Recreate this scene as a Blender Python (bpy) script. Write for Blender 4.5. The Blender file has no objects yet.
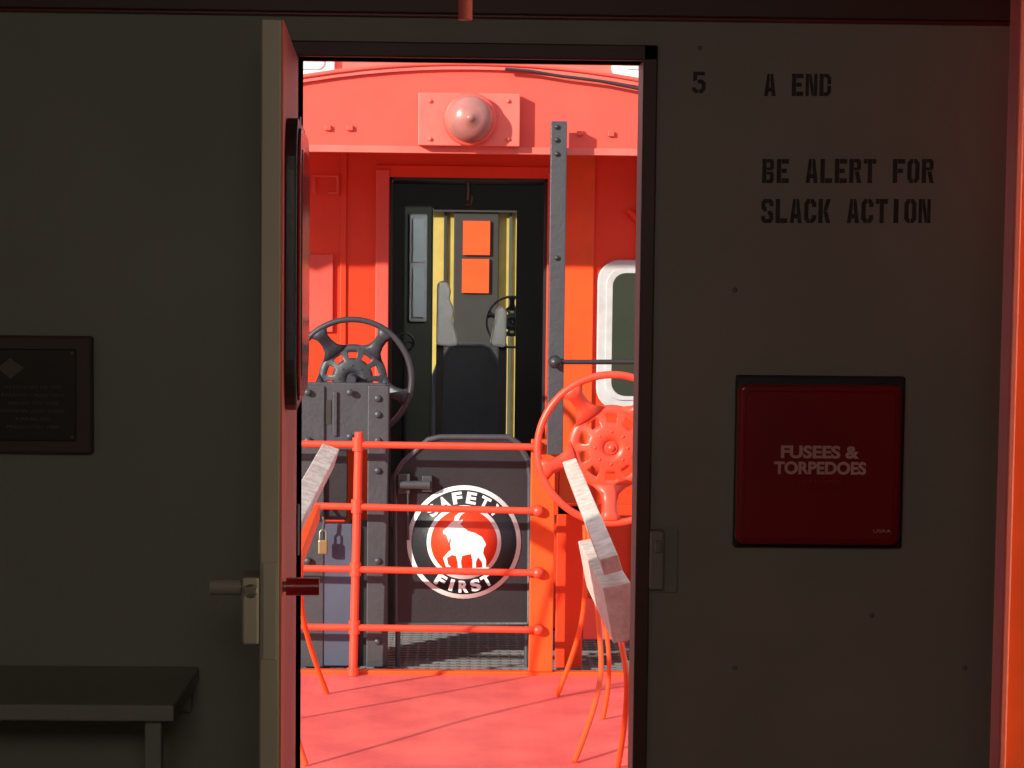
import bpy, bmesh, math, random
from mathutils import Vector, Matrix
random.seed(3)
sc=bpy.context.scene
F=2000.0; EYE=Vector((0,0,1.6))
# ---------- camera ----------
yc=Vector((-40/F,135/F,-1)).normalized()
up=Vector((0.010,1,0)); zc=(up-yc*up.dot(yc)).normalized(); xc=yc.cross(zc)
ROT=Matrix((xc,yc,zc))
cam=bpy.data.objects.new("camera",bpy.data.cameras.new("camera")); sc.collection.objects.link(cam)
cam.data.sensor_width=36; cam.data.lens=36*F/1024
cam.matrix_world=Matrix.Translation(EYE)@ROT.to_4x4()
cam.data.clip_start=0.05; cam.data.clip_end=500
sc.camera=cam
sc.view_settings.view_transform='Standard'; sc.view_settings.look='None'
def W(px,py,Y):
    d=ROT@Vector(((px-512)/F,-(py-384)/F,-1)); d*=Y/d.y
    return Vector((d.x,Y,EYE.z+d.z))
# ---------- materials ----------
def mat(name,col,rough=0.5,metal=0,var=0.15,scale=8,bump=0.0,bscale=60,col2=None,emit=None,spec=0.5):
    m=bpy.data.materials.new(name); m.use_nodes=True; nt=m.node_tree; b=nt.nodes["Principled BSDF"]
    tc=nt.nodes.new("ShaderNodeTexCoord"); n=nt.nodes.new("ShaderNodeTexNoise"); n.inputs["Scale"].default_value=scale; n.inputs["Detail"].default_value=6
    nt.links.new(tc.outputs["Object"],n.inputs["Vector"])
    r=nt.nodes.new("ShaderNodeValToRGB"); r.color_ramp.elements[0].position=0.35; r.color_ramp.elements[1].position=0.68
    c2=col2 or tuple(c*(1-var) for c in col)
    r.color_ramp.elements[0].color=(*c2,1); r.color_ramp.elements[1].color=(*col,1)
    nt.links.new(n.outputs["Fac"],r.inputs["Fac"]); nt.links.new(r.outputs["Color"],b.inputs["Base Color"])
    b.inputs["Roughness"].default_value=rough; b.inputs["Metallic"].default_value=metal; b.inputs["Specular IOR Level"].default_value=spec
    if bump:
        n2=nt.nodes.new("ShaderNodeTexNoise"); n2.inputs["Scale"].default_value=bscale; nt.links.new(tc.outputs["Object"],n2.inputs["Vector"])
        bp=nt.nodes.new("ShaderNodeBump"); bp.inputs["Strength"].default_value=bump; bp.inputs["Distance"].default_value=0.01
        nt.links.new(n2.outputs["Fac"],bp.inputs["Height"]); nt.links.new(bp.outputs["Normal"],b.inputs["Normal"])
    return m
M=dict(
 wall=mat("grey_green_wall_paint",(0.33,0.32,0.27),0.6,scale=2,bump=0.08,bscale=90),
 ceil=mat("ceiling_paint",(0.20,0.07,0.06),0.7),
 floor=mat("dark_floor",(0.08,0.06,0.05),0.7),
 trim=mat("brown_trim",(0.10,0.045,0.035),0.5),
 leaf=mat("door_leaf_paint",(0.42,0.36,0.29),0.55,scale=3),
 stencil=mat("stencil_black",(0.022,0.018,0.016),0.7,col2=(0.05,0.045,0.04),scale=60),
 black=mat("black_paint",(0.022,0.023,0.027),0.42,scale=12,bump=0.1),
 blackw=mat("black_wheel_paint",(0.035,0.037,0.045),0.45,scale=12,bump=0.1),
 blackg=mat("black_grey_steel",(0.055,0.057,0.066),0.45,scale=14,bump=0.15),
 greyg=mat("rim_highlight_grey",(0.13,0.13,0.14),0.4),
 bluegrey=mat("blue_grey_steel",(0.07,0.085,0.13),0.5),
 red=mat("caboose_red",(0.86,0.050,0.012),0.42,scale=3,bump=0.04,bscale=30,spec=.35),
 redp=mat("faded_red_fascia",(0.83,0.090,0.062),0.5,scale=4,spec=.4),
 redl=mat("pale_faded_red",(0.83,0.14,0.11),0.55,scale=9),
 redrail=mat("rail_red",(0.86,0.070,0.032),0.4),
 orange=mat("orange_red_pipe",(0.90,0.090,0.015),0.45,spec=.35),
 dred=mat("dark_red_enamel",(0.30,0.009,0.016),0.3,scale=5),
 dredt=mat("oxblood",(0.16,0.012,0.012),0.4),
 dredg=mat("glossy_red_rim",(0.45,0.02,0.02),0.2),
 pinktxt=mat("faded_pink_lettering",(0.80,0.46,0.42),0.6),
 white=mat("white_paint",(0.85,0.85,0.85),0.5,var=0.06),
 cream=mat("grey_white_frame",(0.50,0.51,0.52),0.5,scale=20),
 glass=mat("dark_green_glass",(0.03,0.05,0.035),0.12,scale=3),
 glassl=mat("pale_window_glass",(0.55,0.65,0.66),0.15),
 yellow=mat("yellow_panel",(0.50,0.36,0.08),0.6),
 green=mat("interior_green",(0.055,0.065,0.045),0.7),
 wood=mat("weathered_plank",(0.66,0.59,0.53),0.8,scale=25,col2=(0.45,0.38,0.33),bump=0.3),
 grate=mat("grating_steel",(0.16,0.16,0.16),0.5),
 lamp=mat("dusty_lamp_lens",(0.40,0.15,0.13),0.3,scale=20),
 steel=mat("worn_steel",(0.30,0.29,0.26),0.4,metal=0.6),
 brass=mat("brass",(0.40,0.30,0.14),0.4,metal=0.7),
 plaque=mat("plaque_bronze",(0.040,0.032,0.027),0.35,metal=0.2),
 plaqt=mat("plaque_lettering",(0.17,0.12,0.08),0.5),
 frame=mat("plaque_wood",(0.09,0.048,0.040),0.5),
 gravel=mat("gravel",(0.35,0.32,0.29),0.9,scale=30,col2=(0.15,0.14,0.13),bump=0.8,bscale=20),
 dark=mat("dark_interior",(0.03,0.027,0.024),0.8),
 plastic=mat("plastic_sheet",(0.7,0.7,0.66),0.35,bump=0.5,bscale=15),
)
# diamond plate deck
def deckmat():
    m=mat("red_tread_plate",(0.85,0.145,0.125),0.5,scale=5,col2=(0.68,0.10,0.095)); nt=m.node_tree; b=nt.nodes["Principled BSDF"]
    tc=nt.nodes.new("ShaderNodeTexCoord"); mp=nt.nodes.new("ShaderNodeMapping"); mp.inputs["Rotation"].default_value=(0,0,math.radians(45))
    ch=nt.nodes.new("ShaderNodeTexBrick"); ch.inputs["Scale"].default_value=9; ch.inputs["Mortar Size"].default_value=0.03
    ch.inputs["Color1"].default_value=(1,1,1,1); ch.inputs["Color2"].default_value=(0.7,0.7,0.7,1); ch.inputs["Mortar"].default_value=(0,0,0,1)
    nt.links.new(tc.outputs["Object"],mp.inputs[0]); nt.links.new(mp.outputs[0],ch.inputs["Vector"])
    bp=nt.nodes.new("ShaderNodeBump"); bp.inputs["Strength"].default_value=1.0; bp.inputs["Distance"].default_value=0.02
    nt.links.new(ch.outputs["Color"],bp.inputs["Height"]); nt.links.new(bp.outputs["Normal"],b.inputs["Normal"]); return m
M['deck']=deckmat()
# ---------- builders ----------
def grp(name,loc=(0,0,0),rz=0):
    e=bpy.data.objects.new(name,None); e.empty_display_size=0.1; e.location=loc; e.rotation_euler=(0,0,rz); sc.collection.objects.link(e); return e
def fin(name,me,m,parent=None,smooth=False):
    o=bpy.data.objects.new(name,me); sc.collection.objects.link(o)
    me.materials.clear(); me.materials.append(M[m] if isinstance(m,str) else m)
    if smooth:
        for p in me.polygons: p.use_smooth=True
    if parent: o.parent=parent
    return o
def bev(o,w,seg=2):
    b=o.modifiers.new("bevel",'BEVEL'); b.width=w; b.segments=seg; b.limit_method='ANGLE'; return o
def box(name,x0,x1,y0,y1,z0,z1,m,parent=None,bv=0):
    me=bpy.data.meshes.new(name); bm=bmesh.new(); bmesh.ops.create_cube(bm,size=1)
    for v in bm.verts: v.co=Vector(((x0+x1)/2+v.co.x*(x1-x0),(y0+y1)/2+v.co.y*(y1-y0),(z0+z1)/2+v.co.z*(z1-z0)))
    bm.to_mesh(me); bm.free(); o=fin(name,me,m,parent)
    if bv: bev(o,bv)
    return o
def PX(px0,px1,py0,py1,Y):
    a=W(px0,(py0+py1)/2,Y).x; b=W(px1,(py0+py1)/2,Y).x; t=W((px0+px1)/2,py0,Y).z; c=W((px0+px1)/2,py1,Y).z
    return a,b,c,t
def pbox(name,px0,px1,py0,py1,Y,th,m,parent=None,bv=0):
    a,b,c,t=PX(px0,px1,py0,py1,Y); return box(name,a,b,Y,Y+th,c,t,m,parent,bv)
def poly(name,pts,Y,th,m,parent=None,bv=0):
    me=bpy.data.meshes.new(name); bm=bmesh.new()
    vs=[bm.verts.new((x,Y,z)) for x,z in pts]; f=bm.faces.new(vs)
    r=bmesh.ops.extrude_face_region(bm,geom=[f]); bmesh.ops.translate(bm,vec=(0,th,0),verts=[v for v in r['geom'] if isinstance(v,bmesh.types.BMVert)])
    bmesh.ops.recalc_face_normals(bm,faces=bm.faces); bm.to_mesh(me); bm.free()
    o=fin(name,me,m,parent)
    if bv: bev(o,bv)
    return o
def ppoly(name,pts,Y,th,m,parent=None,bv=0):
    return poly(name,[(W(x,y,Y).x,W(x,y,Y).z) for x,y in pts],Y,th,m,parent,bv)
def polys(name,plist,Y,th,m,parent=None):
    me=bpy.data.meshes.new(name); bm=bmesh.new()
    for pts in plist:
        a=[bm.verts.new((x,Y,z)) for x,z in pts]; b=[bm.verts.new((x,Y+th,z)) for x,z in pts]
        bm.faces.new(a); bm.faces.new(b[::-1])
        for i in range(len(a)): bm.faces.new((a[i],a[(i+1)%len(a)],b[(i+1)%len(a)],b[i]))
    bmesh.ops.recalc_face_normals(bm,faces=bm.faces); bm.to_mesh(me); bm.free(); return fin(name,me,m,parent)
def tube(name,pts,r,m,parent=None,cyc=False,smooth=True,kind='POLY',res=4):
    cu=bpy.data.curves.new(name,'CURVE'); cu.dimensions='3D'; cu.bevel_depth=r; cu.bevel_resolution=res; cu.use_fill_caps=True
    if kind=='POLY':
        s=cu.splines.new('POLY'); s.points.add(len(pts)-1)
        for i,p in enumerate(pts): s.points[i].co=(*p,1)
    else:
        s=cu.splines.new('NURBS'); s.points.add(len(pts)-1)
        for i,p in enumerate(pts): s.points[i].co=(*p,1)
        s.use_endpoint_u=True; s.order_u=3; s.resolution_u=8
    s.use_cyclic_u=cyc
    t=bpy.data.objects.new("tmp",cu); sc.collection.objects.link(t); bpy.context.view_layer.update()
    me=bpy.data.meshes.new_from_object(t.evaluated_get(bpy.context.evaluated_depsgraph_get())); bpy.data.objects.remove(t); me.name=name
    return fin(name,me,m,parent,smooth)
def lathe(name,cx,cz,Y,prof,m,parent=None,n=40):
    me=bpy.data.meshes.new(name); bm=bmesh.new(); rings=[]
    for r,d in prof:
        rings.append([bm.verts.new((cx+max(r,1e-4)*math.cos(2*math.pi*i/n),Y+d,cz+max(r,1e-4)*math.sin(2*math.pi*i/n))) for i in range(n)])
    for a,b in zip(rings,rings[1:]):
        for i in range(n): bm.faces.new((a[i],a[(i+1)%n],b[(i+1)%n],b[i]))
    bm.faces.new(rings[0]); bm.faces.new(rings[-1][::-1])
    bmesh.ops.recalc_face_normals(bm,faces=bm.faces); bm.to_mesh(me); bm.free(); return fin(name,me,m,parent,True)
def text(name,s,cx,cz,Y,h,m,parent=None,width=None,upv=(0,1),bold=0.02,th=0.002):
    cu=bpy.data.curves.new(name,'FONT'); cu.body=s; cu.size=1; cu.align_x='LEFT'; cu.offset=bold; cu.extrude=0.5
    t=bpy.data.objects.new("tmp",cu); sc.collection.objects.link(t); bpy.context.view_layer.update()
    me=bpy.data.meshes.new_from_object(t.evaluated_get(bpy.context.evaluated_depsgraph_get())); bpy.data.objects.remove(t)
    xs=[v.co.x for v in me.vertices]; x0,x1=min(xs),max(xs); ys=[v.co.y for v in me.vertices]; y0,y1=min(ys),max(ys)
    sy=h/(y1-y0); sx=(width/(x1-x0)) if width else sy
    ux,uz=upv; rx,rz=uz,-ux
    for v in me.vertices:
        u=(v.co.x-(x0+x1)/2)*sx; w=(v.co.y-(y0+y1)/2)*sy; d=v.co.z
        v.co=Vector((cx+u*rx+w*ux,Y-(d+0.5)*th,cz+u*rz+w*uz))
    me.name=name; return fin(name,me,m,parent)
def rrect(x0,x1,z0,z1,r,n=6):
    pts=[]
    for cx,cz,a0 in ((x1-r,z1-r,0),(x0+r,z1-r,90),(x0+r,z0+r,180),(x1-r,z0+r,270)):
        for i in range(n+1):
            a=math.radians(a0+90*i/n); pts.append((cx+r*math.cos(a),cz+r*math.sin(a)))
    return pts
# ---------- near caboose room ----------
YW=3.9; XL,XR=-1.4,1.4; HT=2.16
dx0=W(298,300,YW).x; dx1=W(641,300,YW).x; dtop=W(470,59,YW).z
g=grp("wall_front")
box("panel_left",XL,dx0,YW,YW+.08,0,HT,'wall',g)
box("panel_right",dx1,XR,YW,YW+.08,0,HT,'wall',g)
box("panel_over_door",dx0,dx1,YW,YW+.08,dtop,HT,'wall',g)
box("outer_skin_left",XL,dx0,YW+.08,YW+.1,0,HT,'red',g); box("outer_skin_right",dx1,XR,YW+.08,YW+.1,0,HT,'red',g)
for i,q in enumerate(((735,668),(872,615),(735,290),(700,48),(965,668))):
    p=W(*q,YW); lathe("panel_screw_%d"%i,p.x,p.z,YW-.003,[(0,0),(.004,0),(.005,.003),(0,.003)],'steel',g,12)
box("wall_left",XL-.06,XL,-3,YW+.1,0,HT,'wall'); box("wall_right",XR,XR+.06,-3,YW+.1,0,HT,'wall'); box("wall_back",XL,XR,-3.06,-3,0,HT,'wall')
box("floor",XL,XR,-3,YW+.1,-.08,0,'floor')
g=grp("ceiling"); box("ceiling_board",XL-.06,XR+.06,-3,YW+.1,HT,HT+.06,'ceil',g)
box("platform_canopy",XL-.06,XR+.06,YW+.1,4.75,HT+.02,HT+.08,'redp',g)
g=grp("trim_1")
box("jamb_right",dx1-.004,dx1+.024,YW-.014,YW+.1,0,dtop+.03,'trim',g,.003)
box("header",dx0-.03,dx1+.024,YW-.014,YW+.1,dtop,dtop+.03,'trim',g,.003)
box("jamb_left",dx0-.03,dx0,YW+.0,YW+.1,0,dtop,'trim',g)
box("header_band",XL,XR,YW-.012,YW,W(700,18,YW).z,HT,'trim',g,.003)
box("header_bead",XL,XR,YW-.02,YW,W(700,20,YW).z-.004,W(700,20,YW).z+.003,'dredt',g,.002)
# door leaf
g=grp("door_1",(dx0,YW-.016,0),0.051)
box("leaf",-.036,-.003,-.66,-.002,.015,dtop-.004,'leaf',g,.003)
box("outer_skin",-.003,0,-.659,-.003,.016,dtop-.005,'redl',g)
def rr_yz(name,y0,y1,z0,z1,r,x0,x1,m,parent):
    me=bpy.data.meshes.new(name); bm=bmesh.new(); pts=rrect(y0,y1,z0,z1,r)
    vs=[bm.verts.new((x0,p,q)) for p,q in pts]; f=bm.faces.new(vs); e=bmesh.ops.extrude_face_region(bm,geom=[f])
    bmesh.ops.translate(bm,vec=(x1-x0,0,0),verts=[v for v in e['geom'] if isinstance(v,bmesh.types.BMVert)])
    bmesh.ops.recalc_face_normals(bm,faces=bm.faces); bm.to_mesh(me); bm.free(); return bev(fin(name,me,m,parent),.004)
rr_yz("window_gasket",-.60,-.10,1.325,1.815,.09,-.001,.020,'black',g)
rr_yz("window_rim",-.585,-.115,1.34,1.80,.08,.020,.026,'dredg',g)
rr_yz("window_pane",-.55,-.15,1.375,1.765,.06,.026,.028,'glass',g)
rr_yz("window_gasket_inner",-.60,-.10,1.325,1.815,.09,-.040,-.035,'black',g)
box("lock_case",-.064,-.036,-.665,-.59,.955,1.065,'leaf',g,.004)
box("lock_edge_plate",-.03,-.008,-.664,-.66,.93,1.09,'leaf',g,.001)
tube("handle_shaft",[(-.115,-.62,1.043),(.03,-.62,1.043)],.009,'steel',g)
tube("lever_inner",[(-.118,-.62,1.043),(-.068,-.62,1.043)],.014,'leaf',g)
lathe("rose",-.05,1.043,-.665,[(.0,0),(.012,0),(.012,.01),(.0,.01)],'steel',g,16)
tube("lever_outer",[(.006,-.62,1.043),(.060,-.62,1.043)],.015,'dred',g)
for z in (.25,1.0,1.75): tube("hinge_%d"%int(z*100),[(-.0,-.004,z),(-.0,-.004,z+.1)],.006,'steel',g)
# strike latch on right
g=grp("door_strike_latch")
pbox("body",650,664,531,590,YW-.03,.03,'wall',g,.004); pbox("back_plate",648,678,528,593,YW-.006,.006,'wall',g,.003); pbox("keeper",655,662,541,553,YW-.036,.008,'steel',g,.002)
# stencil letters
def R(a,b,c,d): return [(a,b),(c,b),(c,d),(a,d)]
def mx(p): return [(4-x,y) for x,y in p]
def my(p): return [(x,6-y) for x,y in p]
def mxy(p): return [(4-x,6-y) for x,y in p]
Bu=[(1.5,6),(3.2,6),(3.8,5.4),(3.8,3.7),(3.3,3.15),(1.5,3.15),(1.5,3.9),(2.5,3.9),(2.5,5.1),(1.5,5.1)]
Du=[(1.5,6),(3,6),(4,5),(4,3.15),(2.7,3.15),(2.7,4.6),(2.4,5),(1.5,5)]
Oh=[(1.85,6),(1,6),(0,5),(0,1),(1,0),(1.85,0),(1.85,1),(1.4,1.3),(1.4,4.7),(1.85,5)]
Al=[(0,0),(1.3,0),(1.85,4.2),(1.85,6),(1.0,6)]
Su=[(4,4.2),(4,5.2),(3.2,6),(.8,6),(0,5.2),(0,3.6),(.8,2.9),(1.8,2.9),(1.8,3.9),(1.3,4.1),(1.3,4.8),(1.6,5.0),(2.6,5.0),(2.7,4.2)]
Cu=[(2.1,6),(3,6),(4,5),(4,4),(2.6,4),(2.6,4.7),(2.1,5)]
Ku=[(1.6,3.05),(2.6,6),(4,6),(2.9,3.05)]
G={'I':[R(1.2,0,2.8,6)],'A':[Al,mx(Al),R(1.4,1.2,2.6,2.3)],'E':[R(0,0,1.45,6),R(1.6,4.8,4,6),R(1.6,2.5,3.3,3.6),R(1.6,0,4,1.2)],
'N':[R(0,0,1.1,6),[(1.25,6),(1.9,6),(2.75,2.2),(2.75,0),(2.2,0),(1.25,4)],R(2.9,0,4,6)],'D':[R(0,0,1.4,6),Du,my(Du)],
'B':[R(0,0,1.4,6),Bu,my(Bu)],'L':[R(0,0,1.45,6),R(1.6,0,4,1.2)],'R':[R(0,0,1.4,6),Bu,[(1.8,2.95),(3.2,2.95),(4,0),(2.6,0)]],
'T':[R(0,4.8,1.2,6),R(1.3,0,2.7,6),R(2.8,4.8,4,6)],'F':[R(0,0,1.45,6),R(1.6,4.8,4,6),R(1.6,2.5,3.3,3.6)],'O':[Oh,mx(Oh)],
'S':[Su,mxy(Su)],'C':[Oh,Cu,my(Cu)],'K':[R(0,0,1.4,6),Ku,my(Ku)],
'5':[[(.3,6),(3.7,6),(3.7,5),(1.4,5),(1.4,3.7),(.3,3.2)],[(1.6,3.8),(3,3.8),(4,3),(4,1),(3,0),(2.1,0),(2.1,1),(2.8,1.3),(2.8,2.6),(1.6,2.8)],[(0,1.6),(1.1,1.6),(1.2,1.1),(1.9,1),(1.9,0),(.9,0),(0,.8)]]}
g=grp("stencilled_lettering")
def stencil(s,px,py,pitch,h,nm):
    for i,c in enumerate(s):
        if c==' ': continue
        o=W(px+i*pitch,py+h,YW); k=h/6/513; kx=pitch*.84/4/513
        polys(nm+"_%d"%i,[[(o.x+x*kx,o.z+y*k) for x,y in p] for p in G[c]],YW-.0012,.0012,'stencil',g)
stencil("5",692,72,16,21,"number"); stencil("A END",764,74,13.8,22,"end")
stencil("BE ALERT FOR",762,159,14.5,24,"line_a"); stencil("SLACK ACTION",761,199,14.3,24,"line_b")
# fusees box
g=grp("fusees_and_torpedoes_box")
pbox("shadow_flange",735,904,376,548,YW-.02,.02,'black',g,.004)  # black sheet behind the lid, painted as its dark shadow frame
a,b,c,t=PX(738,901,385,545,YW-.06)
o=poly("lid",rrect(a,b,c,t,.014),YW-.06,.04,'dred',g); bev(o,.008,3)
o=poly("lid_panel",rrect(a+.014,b-.012,c+.010,t-.012,.012),YW-.064,.006,'dred',g); bev(o,.003,2)
def ptext(name,s,px,py,Y,hp,wp,m,g,bold=.02):
    p=W(px,py,Y); k=Y/F; return text(name,s,p.x,p.z,Y,hp*k,m,g,width=wp*k,bold=bold)
ptext("text_fusees","FUSEES &",820,452,YW-.0645,13,79,'pinktxt',g,.035); ptext("text_torpedoes","TORPEDOES",820,468,YW-.0645,13,93,'pinktxt',g,.035)
ptext("text_small","UNCAPAPPEN",820,483,YW-.0645,6,40,'dredg',g)
ptext("maker_mark","USRA",882,531,YW-.0645,3,18,'pinktxt',g,0)
# plaque
g=grp("memorial_plaque")
pbox("wood_frame",-18,92,336,454,YW-.025,.025,'frame',g,.005); pbox("bronze_plate",-8,76,349,441,YW-.029,.005,'plaque',g,.002)
ppoly("diamond_emblem",[(-2,368),(10,358),(24,368),(10,379)],YW-.031,.002,'plaqt',g)
for i in range(6): ptext("engraved_line_%d"%i,["IN MEMORY OF THE","RAILROAD CREWS WHO","SERVED ON THIS","DIVISION AND THEIR","FAMILIES","PRESENTED 1989"][i],33,387+i*8,YW-.0295,3,[56,62,50,64,34,52][i],'plaqt',g,0)
for q in ((-4,353),(72,353),(-4,437),(72,437)):
    p=W(*q,YW-.03); lathe("screw_%d_%d"%q,p.x,p.z,YW-.032,[(0,0),(.003,0),(.003,.004),(0,.004)],'brass',g,12)
# bench / shelf
g=grp("fold_down_bench")
box("top",-1.39,-.528,3.56,YW-.001,.745,.775,'wall',g,.004)
box("leg_right",-.585,-.555,3.59,3.62,0.001,.745,'wall',g,.003); box("leg_left",-1.35,-1.32,3.59,3.62,0.001,.745,'wall',g,.003)
box("back_rail",-1.39,-.54,YW-.03,YW-.001,.69,.745,'wall',g,.003)
# hanging red pull at top
g=grp("emergency_pull_handle")
p=W(465,20,3.0); tube("cord",[(p.x,3.0,HT),(p.x,3.0,p.z+.02)],.004,'dred',g); tube("grip",[(p.x,3.0,p.z+.05),(p.x,3.0,p.z)],.011,'redl',g)
# partition
g=grp("partition_panel")
xp=W(1010,384,3.0).x; box("panel",xp,XR,3.0,3.04,0,HT,'orange',g); box("edge_trim",xp-.004,xp+.008,2.99,3.045,0,HT,'redl',g,.003)
# ---------- ground, bridge deck ----------
box("ground",-40,40,-20,60,-1.3,-1.2,'gravel')
g=grp("crossover_deck")
box("tread_plate",-1.2,1.2,YW+.105,7.44,-.03,0,'deck',g)
box("curb_edge",-1.4,1.4,7.44,7.475,-.12,.014,'orange',g,.004)
for x in (-1.1,-.4,.4,1.1): box("stringer_%d"%int(x*10),x-.05,x+.05,YW+.15,7.4,-.2,-.03,'blackg',g)
for x in (-1.1,1.1):
    for y in (4.6,6.9): box("post_%d_%d"%(x*10,y*10),x-.06,x+.06,y-.06,y+.06,-1.2,-.2,'blackg',g)
# handrails with planks
def leg(name,pts,g,r=.009):
    q=[W(*p) for p in pts]
    if q[-1].z<.03: q[-1].z=.004
    for v in q[:-1]: v.z=max(v.z,.02)
    tube(name,[tuple(v) for v in q],r,'orange',g,kind='N')
def plank(name,pa,pb,wx,wz,m,g,tilt=0):
    a=Vector(pa); b=Vector(pb); d=(b-a); L=d.length
    me=bpy.data.meshes.new(name); bm=bmesh.new(); bmesh.ops.create_cube(bm,size=1)
    q=d.normalized().to_track_quat('Y','Z').to_matrix()@Matrix.Rotation(tilt,3,'Y')
    for v in bm.verts: v.co=(a+b)/2+q@Vector((v.co.x*wx,v.co.y*L,v.co.z*wz))
    bm.to_mesh(me); bm.free(); return bev(fin(name,me,m,g),.003)
g=grp("wooden_handrail")
plank("top_plank",W(571,466,7.0),W(611,565,5.2),.05,.045,'wood',g,.3)
plank("lower_beam",W(594,562,6.3),W(622,613,5.2),.075,.15,'wood',g,.2)
leg("leg_a",[(585,525,6.9),(587,580,6.9),(580,640,7.0),(557,699,7.08)],g)
leg("leg_b",[(592,560,6.6),(602,640,6.5),(600,700,6.3),(574,768,6.15)],g)
leg("leg_c",[(600,560,6.0),(622,640,5.9),(630,700,5.8),(618,772,6.1)],g)
leg("leg_d",[(585,490,6.95),(590,560,6.8),(604,610,6.7),(612,680,6.7),(603,722,6.74)],g,.008)
leg("brace_a",[(579,480,6.9),(598,585,6.2),(625,640,5.4)],g,.008)
g=grp("wooden_handrail")
plank("top_plank",W(328,456,6.75),W(280,545,5.3),.06,.07,'wood',g,-.3)
plank("lower_beam",W(314,512,6.6),W(280,600,5.4),.04,.05,'orange',g)
leg("leg_a",[(306,500,6.7),(298,580,6.8),(306,640,7.0),(327,695,7.1)],g)
leg("leg_b",[(299,560,6.2),(287,660,6.2),(290,720,6.1),(306,772,6.1)],g)
leg("leg_c",[(316,490,6.6),(298,560,6.6),(285,640,6.6),(290,720,6.7)],g,.008)
# ---------- end railing ----------
g=grp("platform_railing")
YR=7.415
for i,(ya,yb) in enumerate(((443,447),(504,511),(567,573),(626,630))):
    tube("bar_%d"%i,[tuple(W(235,ya,YR)),tuple(W(540,yb,YR))],.013,'redrail',g)
    p=W(538,yb,YR); lathe("bolt_%d"%i,p.x,p.z,YR-.02,[(0,0),(.012,.002),(.02,.012),(.022,.03),(0,.03)],'redrail',g,20)
for px in (357,243):
    a=W(px+2,432,YR); b=W(px-4,680,YR); tube("post_%d"%px,[tuple(a),(b.x,b.y,0.002)],.016,'redrail',g)
    tube("foot_%d"%px,[(b.x,b.y,.002),(b.x,b.y,.03)],.022,'redrail',g)
    for ya in (444,506,569,627):
        p=W(px+1-(ya-444)*.02,ya,YR); tube("collar_%d_%d"%(px,ya),[(p.x,YR,p.z-.025),(p.x,YR,p.z+.025)],.021,'redrail',g)
# ---------- far caboose ----------
YF=8.4
cab=grp("caboose")
a0=W(388,400,YF).x; a1=W(545,400,YF).x; ztop=W(466,178,YF).z
def cb(*a,**k): return box(*a,cab,**k)
cb("end_wall_left",-1.45,a0,YF,YF+.08,-.1,2.1,'red'); cb("end_wall_right",a1,1.45,YF,YF+.08,-.1,2.1,'red'); cb("end_wall_top",a0,a1,YF,YF+.08,ztop,2.1,'red')
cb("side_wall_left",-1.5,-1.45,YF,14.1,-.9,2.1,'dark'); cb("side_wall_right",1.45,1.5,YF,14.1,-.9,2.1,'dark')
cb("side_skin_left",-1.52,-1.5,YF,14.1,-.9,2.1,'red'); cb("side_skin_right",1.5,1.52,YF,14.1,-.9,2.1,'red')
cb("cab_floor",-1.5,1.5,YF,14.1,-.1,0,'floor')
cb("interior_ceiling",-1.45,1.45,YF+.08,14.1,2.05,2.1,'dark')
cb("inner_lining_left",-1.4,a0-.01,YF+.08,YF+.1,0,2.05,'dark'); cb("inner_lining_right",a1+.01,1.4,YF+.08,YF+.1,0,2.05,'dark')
cb("door_frame_left",a0-.055,a0,YF-.03,YF+.1,0,ztop+.03,'redp',bv=.004); cb("door_frame_right",a1,a1+.06,YF-.03,YF+.1,0,ztop+.03,'red',bv=.004)
cb("door_frame_top",a0-.055,a1+.06,YF-.02,YF,ztop,ztop+.05,'red',bv=.004)
cb("door_gasket_l",a0,a0+.012,YF,YF+.05,0,ztop,'black'); cb("door_gasket_r",a1-.012,a1,YF,YF+.05,0,ztop,'black'); cb("door_gasket_t",a0,a1,YF,YF+.05,ztop-.012,ztop,'black')
b0=W(428,300,14.1).x; b1=W(516,300,14.1).x; zt=W(470,210,14.1).z
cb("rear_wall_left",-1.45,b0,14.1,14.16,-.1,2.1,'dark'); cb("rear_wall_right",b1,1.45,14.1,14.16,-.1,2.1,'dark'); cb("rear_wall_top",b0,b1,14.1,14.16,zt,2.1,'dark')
cb("rear_platform",-1.45,1.45,14.16,15.1,-.1,0,'blackg')
def prof(top,x): return top-.14*x*x
xs=[-1.55+3.1*i/30 for i in range(31)]
poly("roof_shell",[(x,prof(2.295,x)) for x in xs]+[(x,prof(2.265,x)) for x in reversed(xs)],7.48,6.8,'redl',cab)
poly("fascia",[(-1.5,1.975),(1.5,1.975)]+[(x,prof(2.275,x)) for x in reversed(xs[1:-1])],7.5,.05,'redp',cab)
cb("fascia_lip",-1.5,1.5,7.49,7.56,1.955,1.98,'redl')
cb("canopy_soffit",-1.5,1.5,7.55,YF,2.06,2.08,'red')
tube("roof_cable",[tuple(W(q[0],q[1],7.46)) for q in ((505,69),(530,71),(560,76),(600,81),(640,89),(700,98))],.006,'black',cab)
tube("roof_seam",[(x,7.475,prof(2.285,x)) for x in xs],.006,'redp',cab)
for q in ((580,133),(611,134),(328,128),(350,128)):
    p=W(*q,7.5); cb("fascia_bolt_%d"%q[0],p.x-.012,p.x+.012,7.485,7.5,p.z-.01,p.z+.01,'redp',bv=.003)
cb("cupola_front",-1.2,1.2,10.5,10.56,2.0,3.3,'redl'); cb("cupola_body",-1.2,1.2,10.56,12.8,2.2,3.3,'red'); cb("cupola_roof",-1.3,1.3,10.3,13,3.3,3.36,'redp')
cb("cupola_trim",-1.2,1.2,10.49,10.5,2.44,2.5,'redp')
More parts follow.
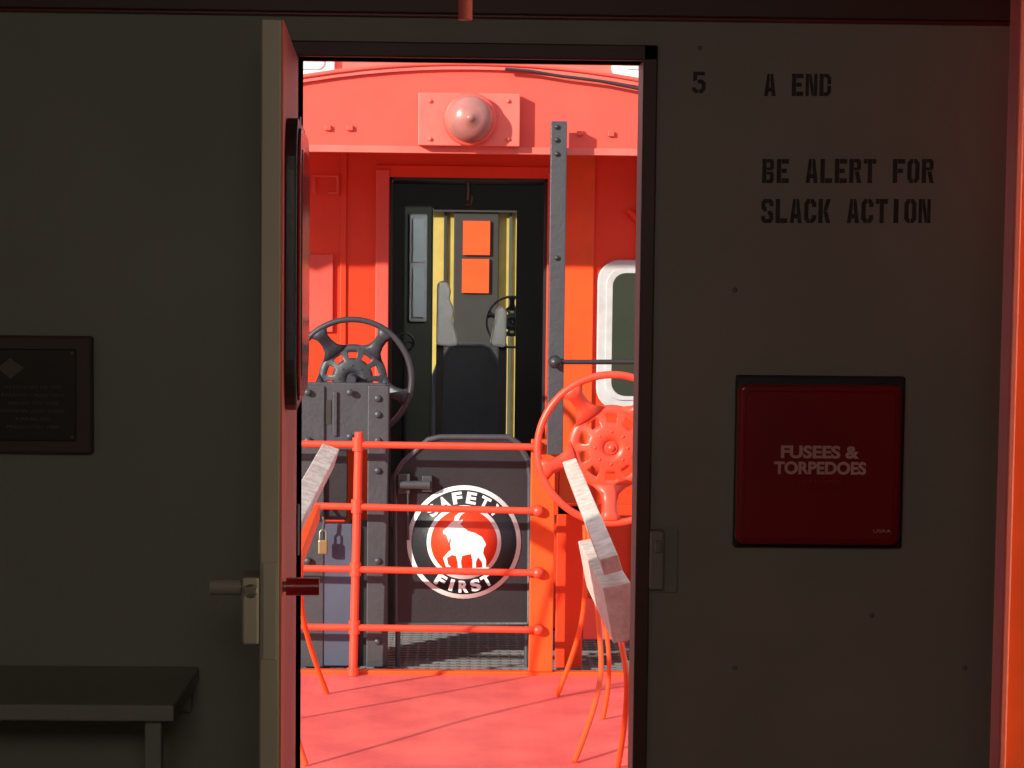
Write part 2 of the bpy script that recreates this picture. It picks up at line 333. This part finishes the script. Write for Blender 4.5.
for i,(xa,xb) in enumerate(((292,334),(612,655))):
    A,B,_,_=PX(xa,xb,50,80,10.45); zb=W((xa+xb)/2,79,10.45).z
    A-=(.1 if i==0 else 0); B+=(.1 if i==1 else 0)
    poly("cupola_window_frame_%d"%i,rrect(A,B,zb,zb+.45,.06),10.46,.04,'white',cab)
    poly("cupola_window_glass_%d"%i,rrect(A+.05,B-.05,zb+.05,zb+.41,.04),10.45,.02,'glassl',cab)
# right window
A,B,C,T=PX(597,700,260,410,YF-.03)
poly("window_frame",rrect(A,B,C,T,.09),YF-.03,.03,'cream',cab,.005); poly("window_rim",rrect(A+.035,B-.035,C+.04,T-.035,.07),YF-.038,.01,'cream',cab,.003)
poly("window_glass",rrect(A+.062,B-.062,C+.06,T-.055,.055),YF-.042,.006,'glass',cab)
# left wall items
pbox("inspection_panel",290,333,254,332,YF-.02,.02,'redp',cab,.004); pbox("wall_rib_left",340,346,150,430,YF-.012,.012,'red',cab,.003)
pbox("sunlit_strip_right",560,592,155,640,YF-.02,.02,'orange',cab,.004); pbox("corner_angle",634,640,155,640,YF-.02,.02,'redp',cab,.003)  # orange strip puts the sunlit band of the end wall into colour
tube("grab_iron",[tuple(W(*q,YF-.03)) for q in ((314,193),(314,176),(338,176),(338,193),(328,193))],.008,'redp',cab)
tube("grab_hook",[tuple(W(*q,YF-.03)) for q in ((628,210),(634,216),(640,222))],.014,'red',cab)
# platform grating
cb("platform_pan",-1.45,1.45,7.48,YF,-.12,-.05,'black')
me=bpy.data.meshes.new("platform_grating"); bm=bmesh.new()
def addb(x0,x1,y0,y1,z0,z1):
    r=bmesh.ops.create_cube(bm,size=1)
    for v in r['verts']: v.co=Vector(((x0+x1)/2+v.co.x*(x1-x0),(y0+y1)/2+v.co.y*(y1-y0),(z0+z1)/2+v.co.z*(z1-z0)))
for i in range(73): x=-1.44+i*.04; addb(x-.006,x+.006,7.48,YF-.035,-.04,-.006)
for j in range(19): y=7.5+j*.047; addb(-1.45,1.45,y-.005,y+.005,-.036,-.002)
bm.to_mesh(me); bm.free(); fin("platform_grating",me,'grate',cab)
# gate posts
pbox("gate_post_right",530,554,440,672,7.43,.05,'orange',cab,.004)
pbox("gate_post_left",344,370,450,660,7.74,.05,'orange',cab,.004)
pbox("end_sheet_right",556,583,505,668,7.62,.03,'red',cab,.004)
pbox("end_rail_right",540,760,505,516,7.62,.04,'red',cab,.004)
pbox("end_sheet_lower",583,700,600,640,7.62,.03,'redp',cab,.004)
# marker lamp
g=grp("platform_lamp")
pbox("mount_plate",418,520,93,146,7.44,.05,'redl',g,.004)
p=W(470,119,7.4)
lathe("housing",p.x,p.z,7.34,[(0,-.02),(.012,-.02),(.014,-.012),(.045,-.008),(.07,.012),(.083,.04),(.09,.07),(.093,.10),(0,.10)],'lamp',g)
lathe("bezel",p.x,p.z,7.40,[(.088,0),(.098,.005),(.098,.04),(.06,.04)],'redp',g)
for q in ((430,101),(508,101),(430,139),(508,139)):
    s=W(*q,7.44); lathe("bolt_%d_%d"%q,s.x,s.z,7.432,[(0,0),(.007,0),(.008,.008),(0,.008)],'redl',g,12)
# stanchion
g=grp("steel_stanchion")
a,b,c,t=PX(549,565,121,455,7.38)
box("bar",a,b,7.38,7.43,c,t,'blackg',g,.003)
for q in ((557,127),(557,140),(557,154),(557,258)):
    s=W(*q,7.38); lathe("bolt_hole_%d"%q[1],s.x,s.z,7.372,[(0,0),(.008,0),(.01,.01),(0,.01)],'black',g,14)
s0=W(555,362,7.33); s1=W(700,362,7.33); tube("handle_rod",[tuple(s0),tuple(s1)],.009,'black',g)
lathe("rod_knob",s0.x,s0.z,7.30,[(0,0),(.018,.005),(.024,.02),(.024,.05),(.012,.09),(0,.09)],'black',g,20)
# brake wheels
def wheel(cx,cz,Y,Rr,m,name="brake_wheel",a0=90,back=.12,dish=.18):
    g=grp(name)
    tube("rim",[(cx+Rr*math.cos(2*math.pi*i/64),Y,cz+Rr*math.sin(2*math.pi*i/64)) for i in range(64)],Rr*.05,m,g,cyc=True)
    me=bpy.data.meshes.new("dish"); bm=bmesh.new(); nt=100; rs=[.10,.2,.28,.34,.44,.50,.58]; dep=[-.03,-.03,-.02,0.0,.02,.03,.03]
    V=[[bm.verts.new((cx+Rr*r*math.cos(2*math.pi*i/nt),Y+Rr*(dish+d),cz+Rr*r*math.sin(2*math.pi*i/nt))) for i in range(nt)] for r,d in zip(rs,dep)]
    for k in range(len(rs)-1):
        for i in range(nt):
            if k==3 and (i%10) in (2,3,4,5,6,7): continue
            bm.faces.new((V[k][i],V[k][(i+1)%nt],V[k+1][(i+1)%nt],V[k+1][i]))
    bm.to_mesh(me); bm.free(); o=fin("dish",me,m,g,True); s=o.modifiers.new("s",'SOLIDIFY'); s.thickness=Rr*.03
    for i in range(5):
        th=math.radians(a0+72*i); me=bpy.data.meshes.new("spoke"); bm=bmesh.new()
        rows=[(.50,.24,dish+.025),(.62,.12,dish+.02),(.74,.085,dish*.75),(.86,.085,dish*.35),(.97,.15,0.0)]
        ring=[]
        for r,hw,dd in rows:
            rr=[]
            for s in (-1,-.4,.4,1):
                u=r*Rr; w=s*hw*Rr; rr.append(bm.verts.new((cx+u*math.cos(th)-w*math.sin(th),Y+Rr*(dd+(-.035 if abs(s)<.5 else 0)),cz+u*math.sin(th)+w*math.cos(th))))
            ring.append(rr)
        for p,q in zip(ring,ring[1:]):
            for j in range(3): bm.faces.new((p[j],p[j+1],q[j+1],q[j]))
        bm.to_mesh(me); bm.free(); o=fin("spoke_%d"%i,me,m,g,True); sm=o.modifiers.new("s",'SOLIDIFY'); sm.thickness=Rr*.03
    lathe("hub",cx,cz,Y+Rr*(dish-.10),[(0,0),(Rr*.045,0),(Rr*.05,Rr*.03),(Rr*.12,Rr*.05),(Rr*.14,Rr*.13),(0,Rr*.13)],m,g,24)
    for i in range(8):
        th=2*math.pi*i/8; lathe("rivet_%d"%i,cx+Rr*.22*math.cos(th),cz+Rr*.22*math.sin(th),Y+Rr*(dish-.07),[(0,0),(Rr*.02,.002),(Rr*.022,Rr*.05),(0,Rr*.05)],m,g,10)
    tube("shaft",[(cx,Y+Rr*.1,cz),(cx,Y+Rr*.2+back,cz)],Rr*.08,m,g)
    return g
p=W(352,379,7.68); wheel(p.x,p.z,7.68,.229,'blackw',a0=54,back=-.11)
p=W(612,449,7.15); wheel(p.x,p.z,7.15,.268,'redrail',a0=125,back=.4)
p=W(512,322,15.0); wheel(p.x,p.z,15.0,.19,'black',a0=90)
# brake stand (black)
g=grp("brake_stand")
YB=7.56
pbox("head_plate",299,386,383,450,YB,.05,'blackg',g,.004); pbox("right_flange",367,388,386,667,YB-.02,.07,'blackg',g,.004)
pbox("left_flange",299,324,386,667,YB-.01,.05,'blackg',g,.004); pbox("mid_web",324,347,448,520,YB+.01,.04,'black',g,.003)
pbox("lower_box",322,352,524,666,YB-.005,.08,'bluegrey',g,.004); pbox("lower_black_web",350,368,520,666,YB+.04,.02,'black',g)  # blue-grey box with a plain black web beside it
pbox("slot",323,331,400,424,YB-.003,.004,'dark',g); pbox("slot_edge",333,337,392,436,YB-.012,.012,'blackg',g,.002)
for q in ((378,398),(378,414),(378,440),(378,470),(308,392),(308,440),(378,560),(378,640),(350,392),(350,436),(308,560)):
    s=W(*q,YB); lathe("bolt_%d_%d"%q,s.x,s.z,YB-.032,[(0,0),(.010,0),(.013,.006),(.013,.014),(0,.03)],'blackg',g,12)
g=grp("padlock")
s=W(323,545,7.50); box("body",s.x-.018,s.x+.018,7.49,7.51,s.z-.035,s.z+.02,'brass',g,.005)
tube("shackle",[(s.x-.012,7.5,s.z+.02),(s.x-.012,7.5,s.z+.05),(s.x,7.5,s.z+.062),(s.x+.012,7.5,s.z+.05),(s.x+.012,7.5,s.z+.02)],.004,'steel',g)
tube("chain",[(s.x,7.5,s.z+.06),(s.x+.004,7.5,s.z+.09),(s.x-.004,7.5,s.z+.12),(s.x,7.54,s.z+.15)],.006,'blackg',g)
# safety gate
g=grp("safety_gate")
YG=7.60
gp=[(396,624),(395,476),(404,462),(428,440),(440,437),(508,437),(518,443),(528,460),(530,476),(529,624)]
ppoly("panel",gp,YG,.012,'black',g)
tube("rim",[tuple(W(x,y,YG)) for x,y in gp],.011,'blackg',g,cyc=True)
tube("leg_l",[tuple(W(398,624,YG)),(W(398,624,YG).x,YG,-.002)],.010,'blackg',g); tube("leg_r",[tuple(W(527,624,YG)),(W(527,624,YG).x,YG,-.002)],.010,'blackg',g)
k=YG/F; c=W(464,542,YG); cx,cz=c.x,c.z
def disc(nm,rp,d,m): lathe(nm,cx,cz,YG-d,[(0,0),(rp*k,0),(rp*k,.0015),(0,.0015)],m,g,64)
disc("sign_white",57.5,.003,'white'); disc("sign_black",53,.0045,'black'); disc("sign_white_inner",37.5,.006,'white'); disc("sign_red",33.5,.0075,'red')
for word,sg in (("SAFETY",1),("FIRST",-1)):
    n=len(word); step=18.0 if sg==1 else 15.5
    for i,ch in enumerate(word):
        a=math.radians((i-(n-1)/2)*step); r=45.2*k
        ux,uz=math.sin(a),math.cos(a)
        if sg==1: pos=(cx+r*ux,cz+r*uz); u=(ux,uz)
        else: pos=(cx+r*ux,cz-r*uz); u=(-ux,uz)
        text("letter_%s_%d"%(word.lower(),i),ch,pos[0],pos[1],YG-.0045,12*k,'white',g,width=(4 if ch=='I' else 10)*k,upv=u,bold=.045,th=.0012)
goat=[(443,531),(448,526),(452,522),(454,521),(455,516),(459,513),(465,512.5),(461,515.5),(459,519),(459,521),(463,519.5),(462,522.5),(460,524),(463,527),(468,531),(475,533),(482,537),(485,542),(486,545),(484,548),(483,553),(486,560),(486,568),(482.5,568),(482,562),(478,557),(476,562),(476,569),(472.5,569),(472.5,561),(471,554),(466,555),(462,556),(461,562),(462,569),(458,569),(457.5,562),(456,556),(452,555),(447,558),(448,564),(451,567),(446,567),(443,558),(448,552),(451,550),(450,544),(451,540),(450,537),(449,543),(447,537),(446,534.5),(443.5,534)]
ppoly("mountain_goat",goat,YG-.009,.0015,'white',g)
ppoly("goat_rock",[(452,569),(489,567.5),(486,572),(476,575),(462,575)],YG-.009,.0014,'white',g)
tube("latch_bar",[tuple(W(400,485,7.56)),tuple(W(430,485,7.56))],.016,'blackg',g); pbox("latch_plate",398,410,474,494,7.57,.03,'blackg',g,.003); pbox("latch_plate_b",422,432,476,492,7.57,.03,'blackg',g,.003)
tube("latch_link",[tuple(W(408,494,7.57)),tuple(W(408,540,7.59))],.004,'blackg',g)
# rear gate
g=grp("safety_gate"); YH=14.85
gq=[(433,445),(433,378),(438,365),(450,347),(458,345),(482,345),(490,348),(500,364),(502,378),(502,445)]
ppoly("panel",gq,YH,.02,'blackg',g); tube("rim",[tuple(W(x,y,YH)) for x,y in gq],.018,'greyg',g,cyc=True)  # black gate in lighter greys that stand in for light and rim highlight
for px in (434,501): q=W(px,445,YH); tube("leg_%d"%px,[tuple(q),(q.x,YH,0)],.015,'blackg',g)
# third caboose seen through both doors
g=grp("third_caboose_end")
pbox("yellow_end",380,560,205,470,17.0,.05,'yellow',g); pbox("upper_dark",300,640,140,212,16.9,.1,'dark',g)
pbox("door_panel",453,498,212,470,16.93,.06,'dark',g,.01)
pbox("pane_upper",463,490,221,255,16.9,.03,'orange',g); pbox("pane_lower",462,489,259,293,16.9,.03,'orange',g)
pbox("seam_l",443,446,212,470,16.97,.03,'dark',g); pbox("seam_r",508,511,212,470,16.97,.03,'green',g)
# inside the far caboose
g=grp("cab_locker")
pbox("locker_body",402,430,206,700,11.0,.4,'green',g,.01)
pbox("pane_frame",409,427,214,322,10.97,.03,'cream',g,.01); pbox("pane_glass_upper",413,424,219,262,10.95,.03,'glassl',g); pbox("pane_glass_lower",413,424,268,317,10.95,.03,'glassl',g)
g=grp("draped_seat")
ppoly("back_cover",[(436,345),(437,284),(441,281),(447,283),(451,292),(449,300),(454,310),(452,322),(456,335),(458,345),(448,347)],12.8,.3,'plastic',g,.02)
box("base",W(436,350,12.8).x,W(443,350,12.8).x,12.85,13.1,0,W(440,345,12.8).z,'dark',g)
g=grp("draped_seat")
ppoly("back_cover",[(490,346),(492,335),(495,322),(496,312),(500,306),(507,310),(506,348)],12.8,.3,'plastic',g,.02)
box("base",W(499,350,12.8).x,W(507,350,12.8).x,12.85,13.1,0,W(495,345,12.8).z,'dark',g)
g=grp("ceiling_hook_lamp")
p=W(468,200,9.0); tube("stem",[(p.x,9.0,2.05),(p.x,9.0,p.z)],.012,'steel',g); tube("hook",[(p.x,9,p.z+.03),(p.x+.02,9,p.z+.01),(p.x+.012,9,p.z-.02),(p.x-.012,9,p.z-.02)],.006,'brass',g)
tube("conduit",[(-.35,9.0,1.99),(.3,9.0,1.99)],.012,'blackg',g)
g=grp("valve_handwheel")
p=W(405,342,10.2); tube("rim",[(p.x+.045*math.cos(i*.3927),10.2,p.z+.045*math.sin(i*.3927)) for i in range(16)],.006,'black',g,cyc=True)
tube("spoke",[(p.x-.045,10.2,p.z),(p.x+.045,10.2,p.z)],.005,'black',g); tube("stem",[(p.x,10.2,p.z),(p.x,10.2,0)],.01,'black',g)
# ---------- light ----------
w=bpy.data.worlds.new("sky"); sc.world=w; w.use_nodes=True; nt=w.node_tree; bg=nt.nodes["Background"]
bg.inputs["Color"].default_value=(0.90,0.92,1.0,1); bg.inputs["Strength"].default_value=1.0
sun=bpy.data.lights.new("sun",'SUN'); sun.energy=6.4; sun.angle=0.02; sun.color=(1,.95,.82)
so=bpy.data.objects.new("sun",sun); sc.collection.objects.link(so); so.rotation_euler=Vector((1.0,1,-0.48)).to_track_quat('-Z','Y').to_euler()
def area(name,loc,to,sx,sy,e,col,spread=180):
    l=bpy.data.lights.new(name,'AREA'); l.shape='RECTANGLE'; l.size=sx; l.size_y=sy; l.energy=e; l.color=col; l.spread=math.radians(spread)
    o=bpy.data.objects.new(name,l); sc.collection.objects.link(o); o.location=loc; o.rotation_euler=(Vector(to)-Vector(loc)).to_track_quat('-Z','Y').to_euler()
area("interior_fill_light",(-.2,.2,2.1),(.3,3.9,.1),1.0,.6,13,(1,.95,.84))  # added fill lamp near the ceiling; the roof has no opening here
area("partition_fill_light",(1.38,2.78,1.1),(.8,2.90,1.1),.22,1.9,5,(1,.85,.55),120)  # added lamp to brighten the partition; the side wall has no window
area("seat_fill_light",(0,11.4,2.0),(0,12.9,1.3),.8,.3,14,(1,1,.95))  # added lamp to brighten the draped seats, standing in for cupola daylight
area("locker_fill_light",(.3,9.6,1.9),(-.35,11,1.5),.4,.3,9,(1,1,1))  # added lamp aimed at the locker; no window opening behind it
pl=bpy.data.lights.new("red_glow_light",'POINT'); pl.energy=.3; pl.color=(1,.05,.05); pl.shadow_soft_size=.05
po=bpy.data.objects.new("red_glow_light",pl); sc.collection.objects.link(po); po.location=(1.2,3.6,1.9)  # added unseen point lamp behind the partition, tints the wall red
